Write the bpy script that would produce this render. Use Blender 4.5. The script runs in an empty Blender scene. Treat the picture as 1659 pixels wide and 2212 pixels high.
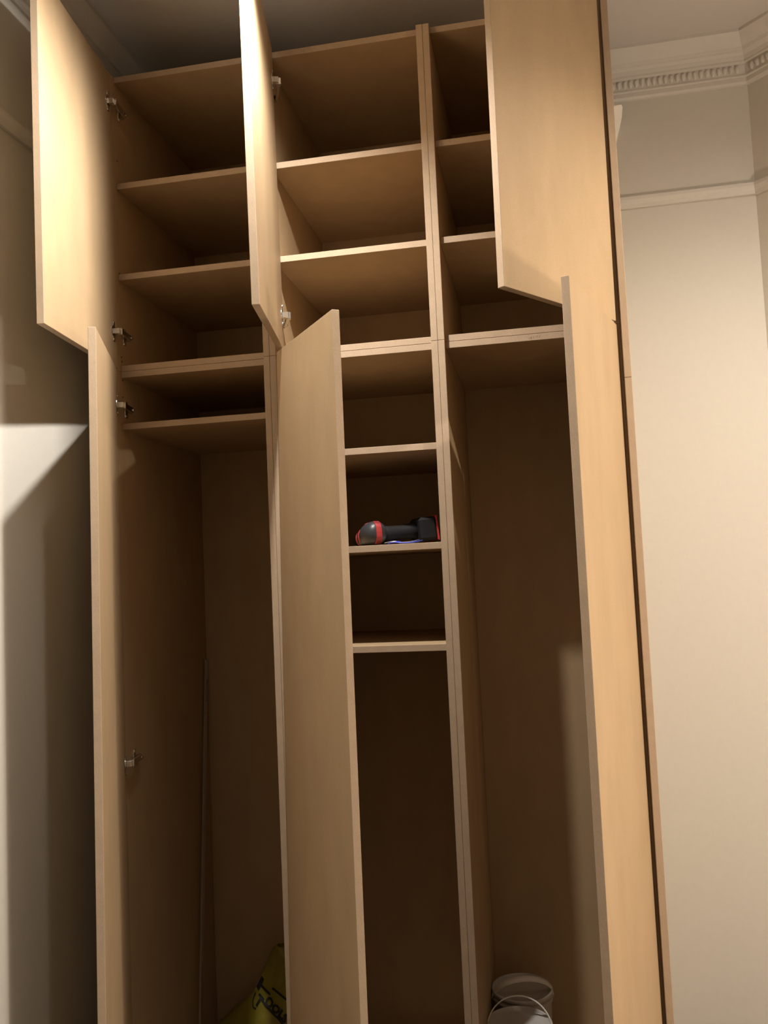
import bpy, bmesh, math, random, json
from mathutils import Vector, Matrix, noise
random.seed(7)
scene = bpy.context.scene
COL = scene.collection
H0 = 1.58                      # camera height; all z below are measured from eye level and lifted by H0

# ------------------------------------------------------------------ camera
cam_d = bpy.data.cameras.new('camera'); cam = bpy.data.objects.new('camera', cam_d); COL.objects.link(cam)
cR = Vector((0.98224097, 0.18217488, -0.04488875)); cU = Vector((0.05665952, -0.05992854, 0.99659333)); cF = Vector((-0.17886415, 0.98143817, 0.06918621))
m = Matrix((cR, cU, -cF)).transposed().to_4x4(); m.translation = Vector((1.16491836, -2.24047795, H0))
cam.matrix_world = m
cam_d.sensor_fit = 'VERTICAL'; cam_d.sensor_height = 24.0; cam_d.lens = 1850.0 / 2212.0 * 24.0
cam_d.clip_start = 0.02
scene.camera = cam

# ------------------------------------------------------------------ world, light, exposure
w = bpy.data.worlds.new('world'); scene.world = w; w.use_nodes = True
w.node_tree.nodes['Background'].inputs[0].default_value = (0.006, 0.007, 0.010, 1)
w.node_tree.nodes['Background'].inputs[1].default_value = 0.3
scene.view_settings.view_transform = 'Standard'; scene.view_settings.look = 'None'
scene.view_settings.gamma = 1.0; scene.view_settings.exposure = 0.0
scene.view_settings.use_curve_mapping = False
CEIL = 1.665
# ceiling spotlights on short stems: lens position, aim point, watts, cone in degrees, blend, label
SPOTS = [((0.69, -0.545, 1.465), (0.12, -0.77, -0.15), 158.0, 164, 1.0, (1.0, 0.94, 0.87), 'ceiling spotlight hanging nearest the middle wardrobe doors, aimed down'),
         ((0.69, -0.90, 1.465), (-0.11, -0.62, -0.30), 30.0, 46, 1.0, (1.0, 0.94, 0.87), 'ceiling spotlight behind the wardrobe spotlight, aimed at the left wall'),
         ((1.95, -0.32, 1.42), (1.55, -0.15, -1.50), 30.0, 135, 1.0, (1.0, 0.88, 0.74), 'ceiling spotlight before the angled wall'),
         ((2.50, -1.00, 1.46), (1.70, 0.40, -1.30), 125.0, 120, 1.0, (1.0, 0.88, 0.74), 'ceiling spotlight at the room right side, aimed at the back wall')]
# floor lamp with a frosted globe out of frame on the right: x, y, globe centre z, radius, radiance
GLOBE = (2.50, -1.05, -0.35, 0.10, 122.0)

# ------------------------------------------------------------------ materials
def mat(name, col, rough=0.6, metal=0.0, spec=0.5, noise_amt=0.0, noise_scale=200.0, mottle=0.0, mottle_scale=(6, 6, 6), bump=0.0, bump_scale=300.0, emit=None, saw=0.0):
    M = bpy.data.materials.new(name); M.use_nodes = True
    nt = M.node_tree; N = nt.nodes; L = nt.links; b = N['Principled BSDF']
    b.inputs['Roughness'].default_value = rough; b.inputs['Metallic'].default_value = metal
    b.inputs['Specular IOR Level'].default_value = spec
    rgb = N.new('ShaderNodeRGB'); rgb.outputs[0].default_value = (*col, 1); out = rgb.outputs[0]
    tc = N.new('ShaderNodeTexCoord')
    def mul(src, fac_node_out, lo, hi):
        mr = N.new('ShaderNodeMapRange'); mr.inputs[1].default_value = 0.3; mr.inputs[2].default_value = 0.7
        mr.inputs[3].default_value = lo; mr.inputs[4].default_value = hi; L.new(fac_node_out, mr.inputs[0])
        vm = N.new('ShaderNodeVectorMath'); vm.operation = 'SCALE'; L.new(src, vm.inputs[0]); L.new(mr.outputs[0], vm.inputs[3])
        return vm.outputs[0]
    if noise_amt:
        n = N.new('ShaderNodeTexNoise'); n.inputs['Scale'].default_value = noise_scale; n.inputs['Detail'].default_value = 3; L.new(tc.outputs['Object'], n.inputs['Vector'])
        out = mul(out, n.outputs[0], 1 - noise_amt, 1 + noise_amt)
    if mottle:
        mp = N.new('ShaderNodeMapping'); mp.inputs['Scale'].default_value = mottle_scale; L.new(tc.outputs['Object'], mp.inputs[0])
        n = N.new('ShaderNodeTexNoise'); n.inputs['Scale'].default_value = 1.0; n.inputs['Detail'].default_value = 4; L.new(mp.outputs[0], n.inputs['Vector'])
        out = mul(out, n.outputs[0], 1 - mottle, 1 + mottle)
    if saw:
        mp = N.new('ShaderNodeMapping'); mp.inputs['Rotation'].default_value = (0.9, 0.3, 0.2); L.new(tc.outputs['Object'], mp.inputs[0])
        wv = N.new('ShaderNodeTexWave'); wv.inputs['Scale'].default_value = 45; wv.inputs['Distortion'].default_value = 9; wv.inputs['Detail'].default_value = 2; L.new(mp.outputs[0], wv.inputs[0])
        out = mul(out, wv.outputs[1], 1 - saw, 1 + saw)
    L.new(out, b.inputs['Base Color'])
    if bump:
        n = N.new('ShaderNodeTexNoise'); n.inputs['Scale'].default_value = bump_scale; n.inputs['Detail'].default_value = 4; L.new(tc.outputs['Object'], n.inputs['Vector'])
        bp = N.new('ShaderNodeBump'); bp.inputs['Strength'].default_value = bump; bp.inputs['Distance'].default_value = 0.002; L.new(n.outputs[0], bp.inputs['Height']); L.new(bp.outputs[0], b.inputs['Normal'])
    if emit:
        b.inputs['Emission Color'].default_value = (*emit[0], 1); b.inputs['Emission Strength'].default_value = emit[1]
    return M

MDF = mat('mdf_face', (0.45, 0.322, 0.190), 0.55, spec=0.35, noise_amt=0.05, noise_scale=420, mottle=0.05, mottle_scale=(14, 14, 5), bump=0.06)
MDFE = mat('mdf_edge', (0.45, 0.338, 0.235), 0.75, spec=0.2, noise_amt=0.06, noise_scale=500, mottle=0.04, mottle_scale=(30, 30, 30), saw=0.012)
NICKEL = mat('nickel', (0.78, 0.75, 0.70), 0.24, metal=1.0, noise_amt=0.05)
DARKHOLE = mat('drilled_hole', (0.05, 0.03, 0.02), 0.9)
WALLP = mat('cream_wall_paint', (0.63, 0.605, 0.545), 0.75, spec=0.3, noise_amt=0.012, noise_scale=60, bump=0.05, bump_scale=90)
CEILP = mat('ceiling_paint', (0.62, 0.585, 0.55), 0.85, spec=0.2, noise_amt=0.01, noise_scale=40)
TRIMP = mat('trim_paint', (0.65, 0.62, 0.57), 0.55, spec=0.4, noise_amt=0.015, noise_scale=80)
FLOORM = mat('floor_boards', (0.05, 0.045, 0.04), 0.8, noise_amt=0.1, noise_scale=30, mottle=0.15, mottle_scale=(2, 20, 2))
WHITEPL = mat('white_plastic', (0.50, 0.475, 0.44), 0.3, spec=0.5, noise_amt=0.02)
WHITEMET = mat('white_enamel', (0.85, 0.82, 0.76), 0.4, spec=0.5, noise_amt=0.01)
ALU = mat('aluminium', (0.72, 0.72, 0.73), 0.32, metal=1.0, noise_amt=0.04, noise_scale=80)
STICKER = mat('sticker', (0.45, 0.43, 0.40), 0.6, noise_amt=0.05)
YELLOW = mat('yellow_bag_plastic', (0.26, 0.215, 0.022), 0.42, spec=0.5, noise_amt=0.04, noise_scale=30)
INK = mat('black_ink', (0.012, 0.012, 0.012), 0.6, noise_amt=0.05)
INKW = mat('white_ink', (0.50, 0.47, 0.33), 0.6, noise_amt=0.05)
PENCIL = mat('pencil', (0.20, 0.15, 0.11), 0.8, noise_amt=0.1)
DRILLG = mat('drill_charcoal_plastic', (0.045, 0.047, 0.052), 0.4, spec=0.5, noise_amt=0.1, noise_scale=90)
DRILLR = mat('drill_red_plastic', (0.46, 0.045, 0.045), 0.5, spec=0.5, noise_amt=0.05)
BLACKP = mat('black_rubber_and_shade', (0.012, 0.012, 0.013), 0.75, spec=0.25, noise_amt=0.1)  # black drill parts; on the grip it stands in for shade
BLUEP = mat('blue_leaflet_print', (0.05, 0.08, 0.62), 0.5, noise_amt=0.1, noise_scale=40)
PAPER = mat('leaflet_paper', (0.62, 0.58, 0.54), 0.7, noise_amt=0.04)
LENS = mat('spot_lens', (0.9, 0.9, 0.9), 0.3, emit=((1.0, 0.85, 0.68), 6.0))
GLOBEM = mat('frosted_globe', (0.9, 0.85, 0.8), 0.4, emit=((1.0, 0.80, 0.63), GLOBE[4]))
CHROME = mat('chrome', (0.8, 0.8, 0.8), 0.12, metal=1.0, noise_amt=0.02)

# ------------------------------------------------------------------ helpers
def lift(v): return Vector((v[0], v[1], v[2] + H0))
def link(name, bm, mats, parent=None, smooth=False, at=None):
    """one mesh object; bm holds world coordinates; origin moved to the parent's base (or `at`)"""
    org = parent_base(parent) if parent else (Vector(at) if at is not None else Vector((0, 0, 0)))
    if org.length > 0: bmesh.ops.translate(bm, verts=bm.verts, vec=-org)
    bmesh.ops.recalc_face_normals(bm, faces=bm.faces)
    me = bpy.data.meshes.new(name); bm.to_mesh(me); bm.free()
    for M in (mats if isinstance(mats, (list, tuple)) else [mats]): me.materials.append(M)
    if smooth:
        for p in me.polygons: p.use_smooth = True
    o = bpy.data.objects.new(name, me); COL.objects.link(o)
    if parent: o.parent = parent
    else: o.location = org
    return o
def parent_base(p):
    v = Vector((0, 0, 0))
    while p: v += p.location; p = p.parent
    return v
def thing(name, label, cat, base, group=None):
    e = bpy.data.objects.new(name, None); e.empty_display_size = 0.05; COL.objects.link(e)
    e.location = lift(base); e['label'] = label; e['category'] = cat
    if group: e['group'] = group
    return e
def tag(o, label, cat, group=None):
    o['label'] = label; o['category'] = cat
    if group: o['group'] = group
    return o
def hexa(bm, c, bevel=0.0, mi=0):
    """box from 8 corners: bottom 4 (ccw) then top 4"""
    vs = [bm.verts.new(lift(p)) for p in c]
    fs = [bm.faces.new([vs[i] for i in f]) for f in ((3, 2, 1, 0), (4, 5, 6, 7), (0, 1, 5, 4), (1, 2, 6, 5), (2, 3, 7, 6), (3, 0, 4, 7))]
    for f in fs: f.material_index = mi
    if bevel:
        es = list({e for f in fs for e in f.edges})
        bmesh.ops.bevel(bm, geom=es, offset=bevel, segments=1, affect='EDGES', profile=0.5)
    return fs
def box(bm, x0, x1, y0, y1, z0, z1, bevel=0.0, mi=0):
    hexa(bm, [(x0, y0, z0), (x1, y0, z0), (x1, y1, z0), (x0, y1, z0), (x0, y0, z1), (x1, y0, z1), (x1, y1, z1), (x0, y1, z1)], bevel, mi)
def panel(name, x0, x1, y0, y1, z0, z1, parent, bevel=0.0008):
    """an MDF board: faces across its thickness take the raw edge material"""
    bm = bmesh.new(); box(bm, x0, x1, y0, y1, z0, z1, bevel)
    d = [x1 - x0, y1 - y0, z1 - z0]; ax = d.index(min(d))
    bmesh.ops.recalc_face_normals(bm, faces=bm.faces)
    for f in bm.faces: f.material_index = 0 if abs(f.normal[ax]) > 0.9 else 1
    return link(name, bm, [MDF, MDFE], parent)
def tube(bm, pts, r, seg=10, cap=True, mi=0):
    pts = [Vector(p) for p in pts]; rings = []
    up = Vector((0, 0, 1))
    for i, p in enumerate(pts):
        t = (pts[min(i + 1, len(pts) - 1)] - pts[max(i - 1, 0)]).normalized()
        a = t.cross(up) if abs(t.dot(up)) < 0.95 else t.cross(Vector((1, 0, 0)))
        a.normalize(); b = t.cross(a)
        rr = r[i] if isinstance(r, (list, tuple)) else r
        ra, rb = rr if isinstance(rr, (list, tuple)) else (rr, rr)
        rings.append([bm.verts.new(lift(p + a * ra * math.cos(k * 2 * math.pi / seg) + b * rb * math.sin(k * 2 * math.pi / seg))) for k in range(seg)])
    for A, B in zip(rings, rings[1:]):
        for k in range(seg):
            f = bm.faces.new([A[k], A[(k + 1) % seg], B[(k + 1) % seg], B[k]]); f.material_index = mi
    if cap:
        for R in (rings[0], rings[-1]):
            f = bm.faces.new(R); f.material_index = mi
def lathe(bm, prof, c, seg=40, axis=None, mi=0, close=False):
    """prof: (r, h) pairs about `axis` through c"""
    axis = Vector(axis or (0, 0, 1)).normalized()
    a = axis.cross(Vector((0, 0, 1))) if abs(axis.z) < 0.95 else Vector((1, 0, 0)); a.normalize(); b = axis.cross(a)
    rings = []
    for r, h in prof:
        if r < 1e-6: rings.append([bm.verts.new(lift(Vector(c) + axis * h))])
        else: rings.append([bm.verts.new(lift(Vector(c) + axis * h + a * r * math.cos(k * 2 * math.pi / seg) + b * r * math.sin(k * 2 * math.pi / seg))) for k in range(seg)])
    for A, B in zip(rings, rings[1:]):
        for k in range(seg):
            q = [A[k % len(A)], A[(k + 1) % len(A)], B[(k + 1) % len(B)], B[k % len(B)]]
            u = []
            for v in q:
                if v not in u: u.append(v)
            if len(u) > 2: f = bm.faces.new(u); f.material_index = mi

# ------------------------------------------------------------------ the room
XL, YB = -0.11, 0.62
CX, RX, RY = 1.905, 3.0, -0.475          # angled wall runs from (CX, YB) to (RX, RY)
YF = -6.5; FLOOR = -1.58
def struct(name, bm, m, smooth=False):
    o = link(name, bm, m, None, smooth); o['kind'] = 'structure'; return o
def wallbox(name, p, q, outward, m, z0=FLOOR - 0.05, z1=CEIL + 0.05):
    bm = bmesh.new(); t = Vector((outward[0], outward[1], 0)) * 0.12
    a = Vector((p[0], p[1], 0)); b = Vector((q[0], q[1], 0))
    pts = [a, b, b + t, a + t]
    hexa(bm, [(v.x, v.y, z0) for v in pts] + [(v.x, v.y, z1) for v in pts]); return struct(name, bm, m)
s2 = math.sqrt(0.5)
wallbox('wall_left', (XL, YF - 0.12), (XL, YB + 0.12), (-1, 0), WALLP)
wallbox('wall_back', (XL, YB), (CX + 0.05, YB), (0, 1), WALLP)
wallbox('wall_angled', (CX, YB), (RX, RY), (s2, s2), WALLP)
wallbox('wall_right', (RX, RY), (RX, YF - 0.12), (1, 0), WALLP)
wallbox('wall_front', (XL, YF), (RX, YF), (0, -1), WALLP)
bm = bmesh.new(); box(bm, XL - 0.12, RX + 0.12, YF - 0.12, YB + 0.12, FLOOR - 0.1, FLOOR); struct('floor', bm, FLOORM)
bm = bmesh.new(); box(bm, XL - 0.12, RX + 0.12, YF - 0.12, YB + 0.12, CEIL, CEIL + 0.1); struct('ceiling', bm, CEILP)

ROOM = [Vector(p) for p in ((XL, YF), (XL, YB), (CX, YB), (RX, RY), (RX, YF))]     # clockwise seen from above
SIDES = ['left', 'back', 'angled', 'right', 'front']
def inset(i, p):
    """room corner i moved p metres into the room"""
    n = len(ROOM); a = (ROOM[i] - ROOM[i - 1]).normalized(); b = (ROOM[(i + 1) % n] - ROOM[i]).normalized()
    na = Vector((a.y, -a.x)); nb = Vector((b.y, -b.x))
    k = (na + nb); k = k / (1 + na.dot(nb))
    return ROOM[i] + k * p
def sweep(name, i, prof, z, m, prof_end=None):
    """profile (p out from wall, h down from z) along room side i, mitred"""
    prof_end = prof_end or prof; bm = bmesh.new()
    A = [bm.verts.new(lift((*inset(i, p), z - h))) for p, h in prof]
    B = [bm.verts.new(lift((*inset((i + 1) % len(ROOM), p), z - h))) for p, h in prof_end]
    n = len(prof)
    for k in range(n):
        bm.faces.new([A[k], A[(k + 1) % n], B[(k + 1) % n], B[k]])
    bm.faces.new(A); bm.faces.new(B)
    return struct(name, bm, m)
CORN = [(-0.01, -0.01), (0.086, -0.01), (0.086, 0.010), (0.080, 0.016), (0.066, 0.030), (0.052, 0.042), (0.047, 0.052), (0.041, 0.053), (0.032, 0.060), (0.027, 0.072), (0.027, 0.078), (0.019, 0.082),
        (0.017, 0.116), (0.020, 0.118), (0.020, 0.122), (0.014, 0.124), (0.014, 0.138), (0.008, 0.144), (-0.01, 0.146)]
RAIL = [(-0.005, 0), (0.008, 0.0), (0.012, 0.004), (0.019, 0.009), (0.020, 0.020), (0.017, 0.028), (0.013, 0.033), (0.011, 0.043), (0.011, 0.0445), (-0.005, 0.0445)]
RAIL0 = RAIL[:-4] + [(0.010, 0.034), (0.003, 0.042), (0.001, 0.0455), (-0.005, 0.0460)]
BASE = [(-0.005, -0.07), (0.006, -0.07), (0.014, -0.06), (0.018, -0.05), (0.018, 0.0), (-0.005, 0.0)]
corn = {}
for i, s in enumerate(SIDES):
    corn[s] = sweep('trim_%d' % (i + 1), i, CORN, CEIL, TRIMP)
    sweep('trim_%d' % (i + 6), i, RAIL0 if s == 'back' else RAIL, 1.198, TRIMP, RAIL if s == 'back' else None)
    sweep('baseboard_' + s, i, BASE, FLOOR, TRIMP)
# carved leaf ornament pressed along the cornice
bm = bmesh.new()
lp = [(0, -0.004), (0.0060, -0.003), (0.0078, 0.004), (0.0070, 0.016), (0.0025, 0.023), (-0.0045, 0.021), (-0.0078, 0.010), (-0.0070, -0.002)]
base_r = [bm.verts.new((x, 0, -z)) for x, z in lp]; mid_r = [bm.verts.new((x * 0.72, -0.006, -z * 0.86 - 0.001)) for x, z in lp]
tip = bm.verts.new((0, -0.0085, -0.007))
for k in range(8):
    bm.faces.new([base_r[k], base_r[(k + 1) % 8], mid_r[(k + 1) % 8], mid_r[k]]); bm.faces.new([mid_r[k], mid_r[(k + 1) % 8], tip])
bmesh.ops.recalc_face_normals(bm, faces=bm.faces)
leaf_me = bpy.data.meshes.new('cornice_leaf'); bm.to_mesh(leaf_me); bm.free(); leaf_me.materials.append(TRIMP)
for p in leaf_me.polygons: p.use_smooth = True
def leaves(side, i, s0, s1, step=0.0185):
    a = ROOM[i]; b = ROOM[(i + 1) % 5]; t = (b - a).normalized(); nrm = Vector((t.y, -t.x)); s = s0
    while s < s1:
        o = bpy.data.objects.new('cornice_leaf', leaf_me); COL.objects.link(o); o.parent = corn[side]
        q = a + t * s + nrm * 0.0175
        o.location = lift((q.x, q.y, CEIL - 0.089)); o.rotation_euler = (math.radians(3), 0, math.atan2(t.y, t.x))
        s += step
leaves('back', 1, 1.50, (CX - XL) - 0.02)
leaves('angled', 2, 0.03, 0.72)
leaves('left', 0, 5.65, 7.08, 0.0185)

# ------------------------------------------------------------------ ceiling spotlights
for pos, aim, wt, cone, bl, lcol, lab in SPOTS:
    P = Vector(pos); dv = (Vector(aim) - P).normalized(); back = P - dv * 0.075
    t = thing('ceiling_spotlight', lab, 'spotlight', (back.x, back.y, CEIL), 'ceiling spotlights')
    bm = bmesh.new(); lathe(bm, [(0, -0.0), (0.045, 0.0), (0.045, -0.012), (0.040, -0.018), (0, -0.018)], (back.x, back.y, CEIL), 32); link('rose', bm, CHROME, t, True)
    bm = bmesh.new(); tube(bm, [(back.x, back.y, CEIL - 0.017), (back.x, back.y, back.z)], 0.006, 12); link('stem', bm, CHROME, t, True)
    bm = bmesh.new(); lathe(bm, [(0, 0), (0.020, 0.0), (0.026, 0.012), (0.029, 0.060), (0.0275, 0.060), (0.0245, 0.014), (0.018, 0.004), (0, 0.004)], back, 32, dv); link('head', bm, CHROME, t, True)
    bm = bmesh.new(); lathe(bm, [(0, 0.050), (0.026, 0.050), (0.026, 0.047), (0, 0.047)], back, 32, dv); link('lens', bm, LENS, t, True)
    ld = bpy.data.lights.new('spot_beam', 'SPOT'); ld.energy = wt; ld.color = lcol; ld.spot_size = math.radians(cone); ld.spot_blend = bl; ld.shadow_soft_size = 0.022
    lo = bpy.data.objects.new('spot_beam', ld); COL.objects.link(lo); lo.parent = t; lo.location = P - Vector((back.x, back.y, CEIL))
    lo.rotation_euler = dv.to_track_quat('-Z', 'Y').to_euler()

# ------------------------------------------------------------------ floor lamp
gx, gy, gz, gr, _ = GLOBE
t = thing('floor_lamp', 'floor lamp with a glowing frosted globe on a slim chrome pole', 'lamp', (gx, gy, FLOOR))
bm = bmesh.new(); lathe(bm, [(0, 0), (0.14, 0), (0.14, 0.012), (0.125, 0.02), (0.02, 0.026), (0, 0.026)], (gx, gy, FLOOR), 40); link('base', bm, CHROME, t, True)
bm = bmesh.new(); tube(bm, [(gx, gy, FLOOR + 0.024), (gx, gy, gz - gr * 0.95)], 0.010, 16); link('pole', bm, CHROME, t, True)
bm = bmesh.new(); lathe(bm, [(0.0, -gr)] + [(gr * math.sin(math.pi * k / 20), -gr * math.cos(math.pi * k / 20)) for k in range(1, 20)] + [(0.0, gr)], (gx, gy, gz), 32); link('globe', bm, GLOBEM, t, True)

# ------------------------------------------------------------------ wardrobe cabinets
T = 0.018; ZS = 0.608; ZB = -1.49; ZT = 1.490; YD = 0.605; SET = 0.023
DOOR = {'UL': {'hs': [-0.015, -0.004, 0.613], 'hf': [-0.018, -0.004, 1.486], 'fs': [0.0398, -0.4587, 0.6103], 'ff': [0.0359, -0.4588, 1.486]},
        'LL': {'hs': [-0.013, -0.014, 0.607], 'hf': [-0.013, -0.014, -1.49], 'fs': [0.1574, -0.4391, 0.5972], 'ff': [0.1442, -0.4442, -1.49]},
        'UM': {'hs': [0.4828, -0.012, 0.618], 'hf': [0.479, -0.012, 1.486], 'fs': [0.5646, -0.4626, 0.6012], 'ff': [0.5585, -0.4631, 1.486]},
        'LM': {'hs': [0.4818, -0.02, 0.6117], 'hf': [0.449, -0.02, -1.49], 'fs': [0.7317, -0.4038, 0.5913], 'ff': [0.7249, -0.386, -1.49]},
        'UR': {'hs': [1.3831, -0.02, 0.6099], 'hf': [1.3866, -0.02, 1.486], 'fs': [1.1166, -0.3924, 0.6074], 'ff': [1.1214, -0.3934, 1.486]},
        'LR': {'hs': [1.3843, -0.012, 0.6025], 'hf': [1.3858, -0.012, -1.49], 'fs': [1.2523, -0.4506, 0.5978], 'ff': [1.2496, -0.4493, -1.49]}}
def frame(k):
    D = {a: Vector(b) for a, b in DOOR[k].items()}
    wv = (D['fs'] - D['hs']); wv.z = 0; wv.normalize()
    n = Vector((-wv.y, wv.x, 0)) * (-1 if k[1] == 'R' else 1)          # towards the inner face
    return D, wv, n
def make_door(k, parent, hinges):
    D, wv, n = frame(k)
    b, t = ('s', 'f') if k[0] == 'U' else ('f', 's')
    bm = bmesh.new()
    c = [D['h' + b], D['f' + b], D['f' + b] + n * T, D['h' + b] + n * T, D['h' + t], D['f' + t], D['f' + t] + n * T, D['h' + t] + n * T]
    hexa(bm, c, 0.0008); bmesh.ops.recalc_face_normals(bm, faces=bm.faces)
    for f in bm.faces: f.material_index = 0 if abs(f.normal.dot(n)) > 0.9 else 1
    o = link('door', bm, [MDF, MDFE], parent)
    sx = 1 if k[1] != 'R' else -1
    for z in hinges: make_hinge(o, k, z, wv, n, sx)
    return o
PANEL_X = {'L': 0.0, 'M': 0.4728, 'R': 1.3765}
def obox(bm, c, ax, ay, az, sx, sy, sz, bevel=0.0008):
    c = Vector(c); P = []
    for dz in (-1, 1):
        for dx, dy in ((-1, -1), (1, -1), (1, 1), (-1, 1)):
            P.append(c + ax * (dx * sx / 2) + ay * (dy * sy / 2) + az * (dz * sz / 2))
    hexa(bm, P, bevel)
def make_hinge(door, k, z, wv, n, sx):
    D = {a: Vector(b) for a, b in DOOR[k].items()}
    f = (z - D['hs'].z) / (D['hf'].z - D['hs'].z); h = D['hs'].lerp(D['hf'], f)
    cup = h + n * T + wv * 0.024; cup.z = z; Z = Vector((0, 0, 1))
    bm = bmesh.new()
    obox(bm, cup + n * 0.0009, wv, n, Z, 0.013, 0.0018, 0.060)                   # screw flange on the door
    lathe(bm, [(0.0, 0.0022), (0.0150, 0.0022), (0.0175, 0.0012), (0.0178, 0.0)], cup, 24, n)   # cup rim
    obox(bm, cup + n * 0.009 - wv * 0.004, wv, n, Z, 0.016, 0.018, 0.016)        # knuckle block
    px = PANEL_X[k[1]]; a = cup + n * 0.017 - wv * 0.008; e = Vector((px + sx * 0.013, 0.060, z))
    d = (e - a); L = d.length; d.normalize(); side = Z.cross(d)
    obox(bm, (a + e) / 2, d, side, Z, L, 0.009, 0.015)                           # arm
    obox(bm, a + d * 0.004, d, side, Z, 0.014, 0.013, 0.019)                     # link housing
    X = Vector((1, 0, 0)); Y = Vector((0, 1, 0))
    obox(bm, (px + sx * 0.0045, 0.048, z), X, Y, Z, 0.009, 0.040, 0.016)         # mounting plate, body
    obox(bm, (px + sx * 0.0015, 0.045, z), X, Y, Z, 0.003, 0.016, 0.050)         # mounting plate, wings
    for q, ax in ((cup + Z * 0.024, n), (cup - Z * 0.024, n), (Vector((px + sx * 0.003, 0.045, z + 0.019)), X * sx), (Vector((px + sx * 0.003, 0.045, z - 0.019)), X * sx), (e + X * sx * 0.004, X * sx), (e + X * sx * 0.004 - Y * 0.018, X * sx)):
        lathe(bm, [(0.0042, 0.0), (0.0040, 0.0028), (0.002, 0.0036), (0, 0.0036)], q, 10, ax)
    link('hinge', bm, NICKEL, door)

def cabinet(key, label, x0, x1, shelves, hinges):
    up = key[0] == 'U'; z0, z1 = (ZS, ZT) if up else (ZB - T, ZS)
    t = thing('upper_cabinet' if up else 'lower_cabinet', label, 'cabinet', ((x0 + x1) / 2, YD / 2, z0), 'wardrobe carcasses')
    g = 0.0003
    panel('side_panel', x0 + g, x0 + T, 0, YD, z0 + g, z1 - g, t); panel('side_panel', x1 - T, x1 - g, 0, YD, z0 + g, z1 - g, t)
    e = 0.0002
    panel('base_panel', x0 + T + e, x1 - T - e, SET, YD - 0.013, z0 + g, z0 + T, t)
    panel('top_panel', x0 + T + e, x1 - T - e, SET if not up else 0.0194, YD - 0.013, z1 - T, z1 - g, t)
    panel('back_panel', x0 + T + e, x1 - T - e, YD - 0.0125, YD - 0.0005, z0 + g, z1 - g, t)
    for z in shelves: panel('shelf', x0 + T + e, x1 - T - e, SET, YD - 0.013, z - T, z, t)
    make_door(key, t, hinges)
    return t
XA, XB, XC, XD, = -0.018, 0.4548, 0.923, 1.3945
cUL = cabinet('UL', 'upper left wardrobe cabinet, bare MDF, door swung wide open to the left wall', XA, XB, (1.168, 0.8956), (1.392, 0.714))
cUM = cabinet('UM', 'upper middle wardrobe cabinet, bare MDF, its bright door standing open edge-on', XB, XC, (1.1665, 0.8948), (1.376, 0.709))
cUR = cabinet('UR', 'upper right wardrobe cabinet, bare MDF, half-open door hiding most of its shelves', XC, XD, (1.1679, 0.8968), (1.376, 0.709))
cLL = cabinet('LL', 'lower left wardrobe cabinet, tall MDF hanging space with one high hat shelf', XA, XB, (0.4566,), (0.501, -0.493, -1.36))
cLM = cabinet('LM', 'lower middle wardrobe cabinet, narrow MDF shelves holding the cordless drill', XB, XC, (0.338, 0.0716, -0.1972), (0.501, -0.493, -1.36))
cLR = cabinet('LR', 'lower right wardrobe cabinet, tall empty MDF hanging space with plastic tubs', XC, XD, (), (0.501, -0.493, -1.36))
# small drilled holes in the left side panels
for par, zs in ((cUL, ((0.028, 0.652), (0.030, 0.640), (0.026, 0.90), (0.030, 1.24))), (cLL, ((0.032, 0.585), (0.030, 0.535)))):
    for y, z in zs:
        bm = bmesh.new(); lathe(bm, [(0, 0.0006), (0.0022, 0.0006), (0.0026, 0)], (0.0, y, z), 12, (1, 0, 0)); link('screw_hole', bm, DARKHOLE, par)
# pencil scribble on the top board edge of the lower right cabinet
bm = bmesh.new()
for st in ([(1.161, .5945), (1.1655, .5985), (1.170, .5995), (1.1672, .5945), (1.1705, .5952)], [(1.1738, .6005), (1.1758, .5998), (1.1740, .5955)], [(1.1815, .6018), (1.1815, .5958)], [(1.1850, .6025), (1.1852, .597)], [(1.1920, .6028), (1.1888, .5962)]):
    for (xa, za), (xb, zb) in zip(st, st[1:]):
        dx, dz = xb - xa, zb - za; l = math.hypot(dx, dz); nx, nz = -dz / l * 0.0005, dx / l * 0.0005; y = SET - 0.0002
        hexa(bm, [(xa - nx, y, za - nz), (xb - nx, y, zb - nz), (xb - nx, y + 0.0004, zb - nz), (xa - nx, y + 0.0004, za - nz), (xa + nx, y, za + nz), (xb + nx, y, zb + nz), (xb + nx, y + 0.0004, zb + nz), (xa + nx, y + 0.0004, za + nz)])
link('pencil_mark', bm, PENCIL, cLR)
# scribe strips closing the right end, plinth below
for nm, lab, za, zb in (('filler_strip', 'upper narrow MDF filler strip at the wardrobe right edge, above the joint', 0.4632, ZT), ('filler_strip', 'lower long MDF filler strip at the wardrobe right edge, below the joint', FLOOR, 0.4622)):
    bm = bmesh.new(); box(bm, 1.3948, 1.4125, -0.020, 0.05, za, zb, 0.0008)
    o = link(nm, bm, MDFE, None, at=lift((1.404, 0.02, za))); tag(o, lab, 'filler strip')
bm = bmesh.new(); box(bm, XA, XD, 0.03, 0.048, FLOOR, ZB - T - 0.0005, 0.0008); box(bm, XA, XD, 0.52, 0.538, FLOOR, ZB - T - 0.0005, 0.0008)
tag(link('plinth', bm, MDF, None, at=lift((0.7, 0.04, FLOOR))), 'low MDF plinth under the lower wardrobe cabinets', 'plinth')

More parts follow.
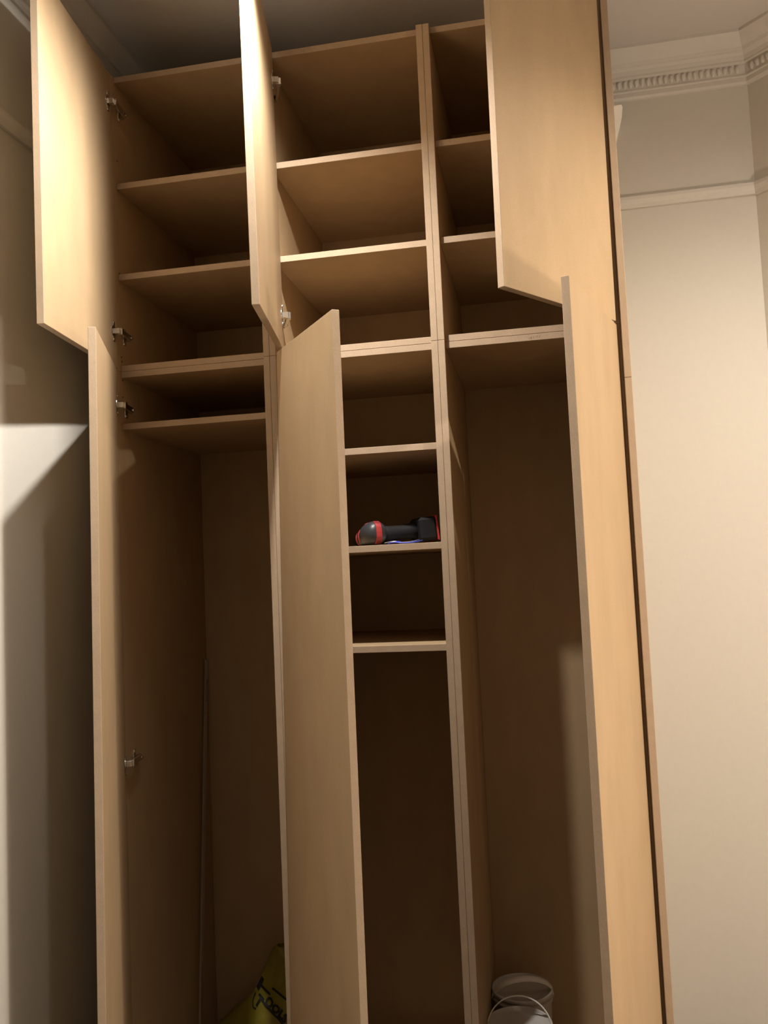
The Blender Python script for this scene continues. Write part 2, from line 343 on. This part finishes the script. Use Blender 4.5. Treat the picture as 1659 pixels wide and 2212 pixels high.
# ------------------------------------------------------------------ aluminium strip leaning in the left bay
t = thing('metal_strip', 'slim aluminium strip leaning in the back corner of the lower left cabinet', 'metal strip', (0.03, 0.385, ZB))
top = Vector((0.0055, 0.5785, -0.276)); bot = Vector((0.030, 0.372, ZB + 0.001))
d = (bot - top).normalized(); fx = Vector((1, 0, 0)) - d * d.x; fx.normalize(); fy = d.cross(fx)
bm = bmesh.new(); obox(bm, (top + bot) / 2, fx, fy, d, 0.006, 0.018, (bot - top).length, 0.0006); link('bar', bm, ALU, t)
bm = bmesh.new(); obox(bm, top + d * 0.105 + fx * 0.0034, fx, fy, d, 0.0006, 0.016, 0.075, 0); link('label_sticker', bm, STICKER, t)

# ------------------------------------------------------------------ yellow bag
t = thing('yellow_bag', 'crumpled yellow plastic bag with black print slumped in the lower left cabinet', 'bag', (0.25, 0.45, ZB))
LB = [(-1.49, 0.030), (-1.446, 0.036), (-1.39, 0.098), (-1.335, 0.168), (-1.275, 0.196), (-1.225, 0.222), (-1.195, 0.236), (-1.186, 0.252)]
RB = [(-1.49, 0.430), (-1.30, 0.434), (-1.20, 0.425), (-1.186, 0.30)]
def interp(tab, z):
    for (a, xa), (b, xb) in zip(tab, tab[1:]):
        if z <= b: return xa + (xb - xa) * (z - a) / (b - a)
    return tab[-1][1]
def bagy(x, z, front):
    xl, xr = interp(LB, z), interp(RB, z); u = min(max((x - xl) / max(xr - xl, 1e-4), 0), 1); v = (z + 1.49) / 0.304
    bulge = (math.sin(math.pi * u) ** 0.55) * (1 - v * 0.72) if 0 < u < 1 else 0
    nz = noise.noise(Vector((x * 14, z * 11, 2.0 if front else 9.0))) * 0.016 + noise.noise(Vector((x * 40, z * 34, 5.0))) * 0.006
    crease = abs(noise.noise(Vector((x * 9 + z * 7, z * 5, 1.0)))) * 0.02
    y = 0.50 - bulge * 0.085 + (nz + crease) * min(1, bulge * 3) if front else 0.50 + bulge * 0.06 + nz * min(1, bulge * 3)
    return y
bm = bmesh.new(); NU, NV = 44, 40
for front in (True, False):
    g = []
    for j in range(NV + 1):
        z = -1.49 + 0.304 * j / NV; xl, xr = interp(LB, z), interp(RB, z)
        g.append([bm.verts.new(lift((xl + (xr - xl) * i / NU, bagy(xl + (xr - xl) * i / NU, z, front), z))) for i in range(NU + 1)])
    for j in range(NV):
        for i in range(NU): bm.faces.new([g[j][i], g[j][i + 1], g[j + 1][i + 1], g[j + 1][i]])
bmesh.ops.remove_doubles(bm, verts=bm.verts, dist=0.0004)
link('bag_body', bm, YELLOW, t, True)
def on_bag(bm, quads):
    for q in quads:
        n = 6; 
        if len(q) == 4:
            (ax, az), (bx, bz), (cx, cz), (dx, dz) = q; V = []
            for i in range(n + 1):
                f = i / n; p = (ax + (bx - ax) * f, az + (bz - az) * f); r = (dx + (cx - dx) * f, dz + (cz - dz) * f)
                V.append([bm.verts.new(lift((p[0], bagy(p[0], p[1], True) - 0.0022, p[1]))), bm.verts.new(lift((r[0], bagy(r[0], r[1], True) - 0.0022, r[1])))])
            for A, B in zip(V, V[1:]): bm.faces.new([A[0], B[0], B[1], A[1]])
def stroke(p, q, wd):
    dx, dz = q[0] - p[0], q[1] - p[1]; l = math.hypot(dx, dz); nx, nz = -dz / l * wd / 2, dx / l * wd / 2
    return [(p[0] - nx, p[1] - nz), (q[0] - nx, q[1] - nz), (q[0] + nx, q[1] + nz), (p[0] + nx, p[1] + nz)]
K = 1.02
bm = bmesh.new()
on_bag(bm, [stroke((0.203, -1.286), (0.184, -1.322), 0.014), stroke((0.190, -1.307), (0.232, -1.329), 0.007),                                     # hammer
            stroke((0.177, -1.333), (0.171, -1.352), 0.004), stroke((0.171, -1.352), (0.178, -1.364), 0.004), stroke((0.178, -1.364), (0.190, -1.366), 0.004),
            stroke((0.205, -1.344), (0.292, -1.410), 0.006), stroke((0.292, -1.410), (0.36, -1.455), 0.006), stroke((0.238, -1.311), (0.30, -1.338), 0.006), stroke((0.30, -1.338), (0.40, -1.386), 0.006),
            stroke((0.140, -1.420), (0.175, -1.412), 0.012), stroke((0.185, -1.414), (0.225, -1.412), 0.010)])
link('hammer_print', bm, INK, t)
def text_on_bag(s, x, z, size, ang, mt):
    cu = bpy.data.curves.new('txt', 'FONT'); cu.body = s; cu.size = size; cu.resolution_u = 2; cu.offset = 0.0019
    ob = bpy.data.objects.new('txt', cu); COL.objects.link(ob)
    me = bpy.data.meshes.new_from_object(ob.evaluated_get(bpy.context.evaluated_depsgraph_get())); bpy.data.objects.remove(ob); bpy.data.curves.remove(cu)
    bm = bmesh.new(); bm.from_mesh(me); bpy.data.meshes.remove(me)
    bmesh.ops.triangulate(bm, faces=bm.faces)
    bmesh.ops.subdivide_edges(bm, edges=[e for e in bm.edges if e.calc_length() > 0.006], cuts=2)
    c, sn = math.cos(ang), math.sin(ang)
    for v in bm.verts:
        X = x + v.co.x * c - v.co.y * sn; Zz = z + v.co.x * sn + v.co.y * c
        v.co = lift((X, bagy(X, Zz, True) - 0.0032, Zz))
    link('lettering', bm, mt, t)
bpy.context.view_layer.update()
text_on_bag('T', 0.181, -1.352, 0.036, math.radians(-32), INK)
text_on_bag('OOLS', 0.214, -1.351, 0.034, math.radians(-32), INK)

# ------------------------------------------------------------------ white tubs in the right bay
def tub(x, y, label, lean, wide, zt):
    t = thing('plastic_tub', label, 'tub', (x, y, ZB), 'white plastic tubs'); h = zt - ZB; r = 0.089
    bm = bmesh.new(); lathe(bm, [(0, 0), (r * 0.84, 0), (r * 0.88, 0.004), (r * 0.965, h - 0.030), (r * 1.0, h - 0.029), (r * 1.0, h - 0.020), (r * 0.97, h - 0.019), (r * 0.975, h - 0.010)], (x, y, ZB), 48)
    link('tub_body', bm, WHITEPL, t, True)
    bm = bmesh.new(); lathe(bm, [(r * 0.985, h - 0.012), (r * 1.015, h - 0.011), (r * 1.02, h - 0.003), (r * 1.0, h), (r * 0.96, h), (r * 0.945, h - 0.004), (r * 0.93, h - 0.007), (r * 0.55, h - 0.007), (0, h - 0.006)], (x, y, ZB), 48)
    link('lid', bm, WHITEPL, t, True)
    bm = bmesh.new(); N = 26; rings = []
    a0 = math.radians(12); ca = Vector((math.cos(a0), math.sin(a0), 0)); out = Vector((-ca.y, ca.x, 0)) 
    for i in range(N + 1):
        th = math.pi * i / N; dirv = ca * (-math.cos(th)) + (Vector((0, 0, 1)) * math.sin(lean) + out * math.cos(lean)) * math.sin(th) * 0.95
        c0 = Vector((x, y, zt - 0.026)) + dirv * (r * 1.025)
        acr = dirv.normalized(); wdir = ((Vector((0, 0, 1)) * math.cos(lean) - out * math.sin(lean)))
        ww = wide * (0.55 + 0.45 * math.sin(th))
        rings.append([bm.verts.new(lift(c0 + wdir * s * ww / 2 + acr * e * 0.0016)) for s, e in ((-1, -1), (1, -1), (1, 1), (-1, 1))])
    for A, B in zip(rings, rings[1:]):
        for k in range(4): bm.faces.new([A[k], A[(k + 1) % 4], B[(k + 1) % 4], B[k]])
    bm.faces.new(rings[0]); bm.faces.new(rings[-1]); link('handle', bm, WHITEMET, t, True)
    for sg in (-1, 1):
        bm = bmesh.new(); lathe(bm, [(0.0075, 0), (0.0075, 0.004), (0.005, 0.006), (0, 0.006)], Vector((x, y, zt - 0.026)) + ca * sg * r * 0.985, 14, ca * sg)
        link('handle_boss', bm, WHITEPL, t, True)
tub(1.032, 0.425, 'white plastic tub at the back of the lower right cabinet, broad handle across lid', math.radians(125), 0.018, -1.252)
tub(1.030, 0.232, 'white plastic tub nearest the front of the lower right cabinet, thin handle raised', math.radians(62), 0.007, -1.256)

# ------------------------------------------------------------------ cordless drill on the middle shelf
SB = 0.0716
t = thing('cordless_drill', 'charcoal and red cordless drill lying on its side on the middle shelf', 'drill', (0.72, 0.10, SB))
bk = Vector((0.725, 0.062, SB + 0.0365)); ax = Vector((-0.56, 0.82, -0.12)).normalized()        # rear cap towards chuck
bm = bmesh.new()
lathe(bm, [(0, -0.010), (0.014, -0.009), (0.024, -0.004), (0.031, 0.006), (0.034, 0.020), (0.0345, 0.040), (0.033, 0.054), (0.0285, 0.060), (0.029, 0.064), (0.028, 0.082), (0.025, 0.094), (0.022, 0.100), (0, 0.100)], bk, 36, ax)
link('motor_housing', bm, DRILLG, t, True)
bm = bmesh.new(); lathe(bm, [(0.020, 0.098), (0.0215, 0.103), (0.0215, 0.118), (0.018, 0.126), (0.016, 0.140), (0.009, 0.147), (0, 0.147)], bk, 24, ax); link('chuck', bm, BLACKP, t, True)
bm = bmesh.new(); lathe(bm, [(0.0225, 0.0965), (0.0255, 0.0965), (0.0255, 0.1015), (0.0225, 0.1015)], bk, 30, ax); link('torque_ring', bm, DRILLR, t, True)
# red rear stripe wrapped over the cap, with vent slots
zc = (Vector((0, 0, 1)) - ax * ax.z).normalized(); yc = ax.cross(zc)
cap = [(0, -0.0112), (0.014, -0.0102), (0.024, -0.0052), (0.0305, 0.004), (0.0335, 0.012)]
def cappt(s, wd):
    """point on the rear cap: s = signed distance along the profile, wd across"""
    a = abs(s); i = min(int(a * 4), 3); f = a * 4 - i
    r = cap[i][0] + (cap[i + 1][0] - cap[i][0]) * f; h = cap[i][1] + (cap[i + 1][1] - cap[i][1]) * f
    dirv = zc * (1 if s >= 0 else -1) * r + yc * wd
    return bk + dirv + ax * (h - 0.0006 + wd * wd * 9)
bm = bmesh.new(); g = []
for i in range(25):
    s = -0.86 + 1.72 * i / 24; g.append([bm.verts.new(lift(cappt(s, wd) - ax * (0.0012 if 0 < k < 5 else 0))) for k, wd in enumerate((-0.0085, -0.008, -0.003, 0.003, 0.008, 0.0085))])
for A, B in zip(g, g[1:]):
    for k in range(5): bm.faces.new([A[k], A[k + 1], B[k + 1], B[k]])
st = link('rear_stripe', bm, DRILLR, t)
for sgn in (-1, 1):
    for kx in (-0.005, -0.0015, 0.002, 0.0055):
        bm = bmesh.new(); V = []
        for s in (0.46, 0.55, 0.64, 0.73):
            V.append([bm.verts.new(lift(cappt(sgn * s, kx + e) - ax * 0.0016)) for e in (-0.0009, 0.0009)])
        for A, B in zip(V, V[1:]): bm.faces.new([A[0], A[1], B[1], B[0]])
        link('vent_slot', bm, BLACKP, st)
# red accents along the side facing out
def sidepatch(name, h0, h1, a0, a1, rr, m):
    bm = bmesh.new(); V = []
    for i in range(9):
        a = a0 + (a1 - a0) * i / 8; dv = zc * math.sin(a) + yc * math.cos(a)
        V.append([bm.verts.new(lift(bk + ax * h + dv * (rr + e))) for h, e in ((h0, 0), (h0, 0.0012), (h1, 0.0012), (h1, 0))])
    for A, B in zip(V, V[1:]):
        for k in range(4): bm.faces.new([A[k], A[(k + 1) % 4], B[(k + 1) % 4], B[k]])
    bm.faces.new(V[0]); bm.faces.new(V[-1]); link(name, bm, m, t, True)
FA = 0.0 if yc.y < 0 else math.pi
sidepatch('side_accent', 0.0655, 0.0745, FA - 0.75, FA + 0.55, 0.0285, DRILLR)
sidepatch('side_accent', 0.040, 0.046, FA + (1.3 if FA == 0 else -1.3) - 0.3, FA + (1.3 if FA == 0 else -1.3) + 0.3, 0.0340, DRILLR)
# pistol grip and battery lying towards the right
gr0 = bk + ax * 0.035 + Vector((0.020, 0.010, -0.002)); gr1 = Vector((0.858, 0.165, SB + 0.044))
bm = bmesh.new(); gd = gr1 - gr0
tube(bm, [gr0 + gd * f for f in (0, 0.15, 0.35, 0.55, 0.72)], [(0.027, 0.026), (0.024, 0.022), (0.022, 0.020), (0.022, 0.021), (0.026, 0.026)], 20); link('grip', bm, BLACKP, t, True)  # grip darker than the housing: shade put into its colour
gdn = gd.normalized(); gs = gdn.cross(Vector((0, 0, 1))).normalized(); gu = gs.cross(gdn)
bm = bmesh.new(); obox(bm, gr0 + gd * 0.86, gdn, gs, gu, 0.050, 0.100, 0.066, 0.008); link('battery', bm, BLACKP, t)
bm = bmesh.new(); obox(bm, gr0 + gd * 0.86 + gdn * 0.0265, gdn, gs, gu, 0.006, 0.094, 0.070, 0.002); link('battery_trim', bm, DRILLR, t)
# leaflet
t = thing('leaflet', 'blue printed leaflet lying curled beside the cordless drill', 'leaflet', (0.80, 0.06, SB))
for nm, mtl, off in (('printed_side', BLUEP, 0.0), ('paper_back', PAPER, 0.0034)):
    bm = bmesh.new(); g = []
    for i in range(13):
        u = i / 12; row = []
        for j in range(7):
            v = j / 6; z = SB + 0.0012 + off + 0.0065 * max(0, math.sin(u * math.pi * 2.2 + v)) * (0.4 + 0.6 * v)
            row.append((0.756 + u * 0.076 + v * 0.012 - off * 3, 0.036 + v * 0.060 + off * 2, z))
        g.append(row)
    top = [[bm.verts.new(lift((a, b, c + (0.0030 if off == 0 else 0.0010)))) for a, b, c in r] for r in g]; bt = [[bm.verts.new(lift(p)) for p in r] for r in g]
    for i in range(12):
        for j in range(6):
            bm.faces.new([top[i][j], top[i + 1][j], top[i + 1][j + 1], top[i][j + 1]]); bm.faces.new([bt[i][j + 1], bt[i + 1][j + 1], bt[i + 1][j], bt[i][j]])
    for i in range(12):
        bm.faces.new([bt[i][0], bt[i + 1][0], top[i + 1][0], top[i][0]]); bm.faces.new([top[i][6], top[i + 1][6], bt[i + 1][6], bt[i][6]])
    for j in range(6):
        bm.faces.new([bt[0][j + 1], bt[0][j], top[0][j], top[0][j + 1]]); bm.faces.new([bt[12][j], bt[12][j + 1], top[12][j + 1], top[12][j]])
    link(nm, bm, mtl, t, True)

# ------------------------------------------------------------------ white wall fitting behind the wardrobe's right edge
bm = bmesh.new(); pts = [(1.430, 1.492), (1.500, 1.4945), (1.5055, 1.4925), (1.507, 1.487), (1.502, 1.450), (1.481, 1.372), (1.472, 1.345), (1.460, 1.345), (1.430, 1.40)]
dep = [0.600 - (z - 1.345) * 1.0 + (x - 1.43) * 0.5 for x, z in pts]          
sc_ = [(y + 2.2405) / 2.8205 for y in dep]
front = [(1.165 + (x - 1.165) * k, y, z * k) for (x, z), y, k in zip(pts, dep, sc_)]
A = [bm.verts.new(lift(p)) for p in front]; B = [bm.verts.new(lift((p[0], YB - 0.0005, p[2]))) for p in front]
bm.faces.new(A); bm.faces.new(B)
for k in range(len(pts)): bm.faces.new([A[k], A[(k + 1) % len(pts)], B[(k + 1) % len(pts)], B[k]])
bmesh.ops.bevel(bm, geom=[e for e in bm.edges if all(v in A for v in e.verts)], offset=0.003, segments=2, affect='EDGES')
tag(link('wall_bracket', bm, WHITEMET, None, at=lift((1.47, 0.60, 1.34))), 'white tapered fitting on the wall, peeking from behind the wardrobe right edge', 'bracket')
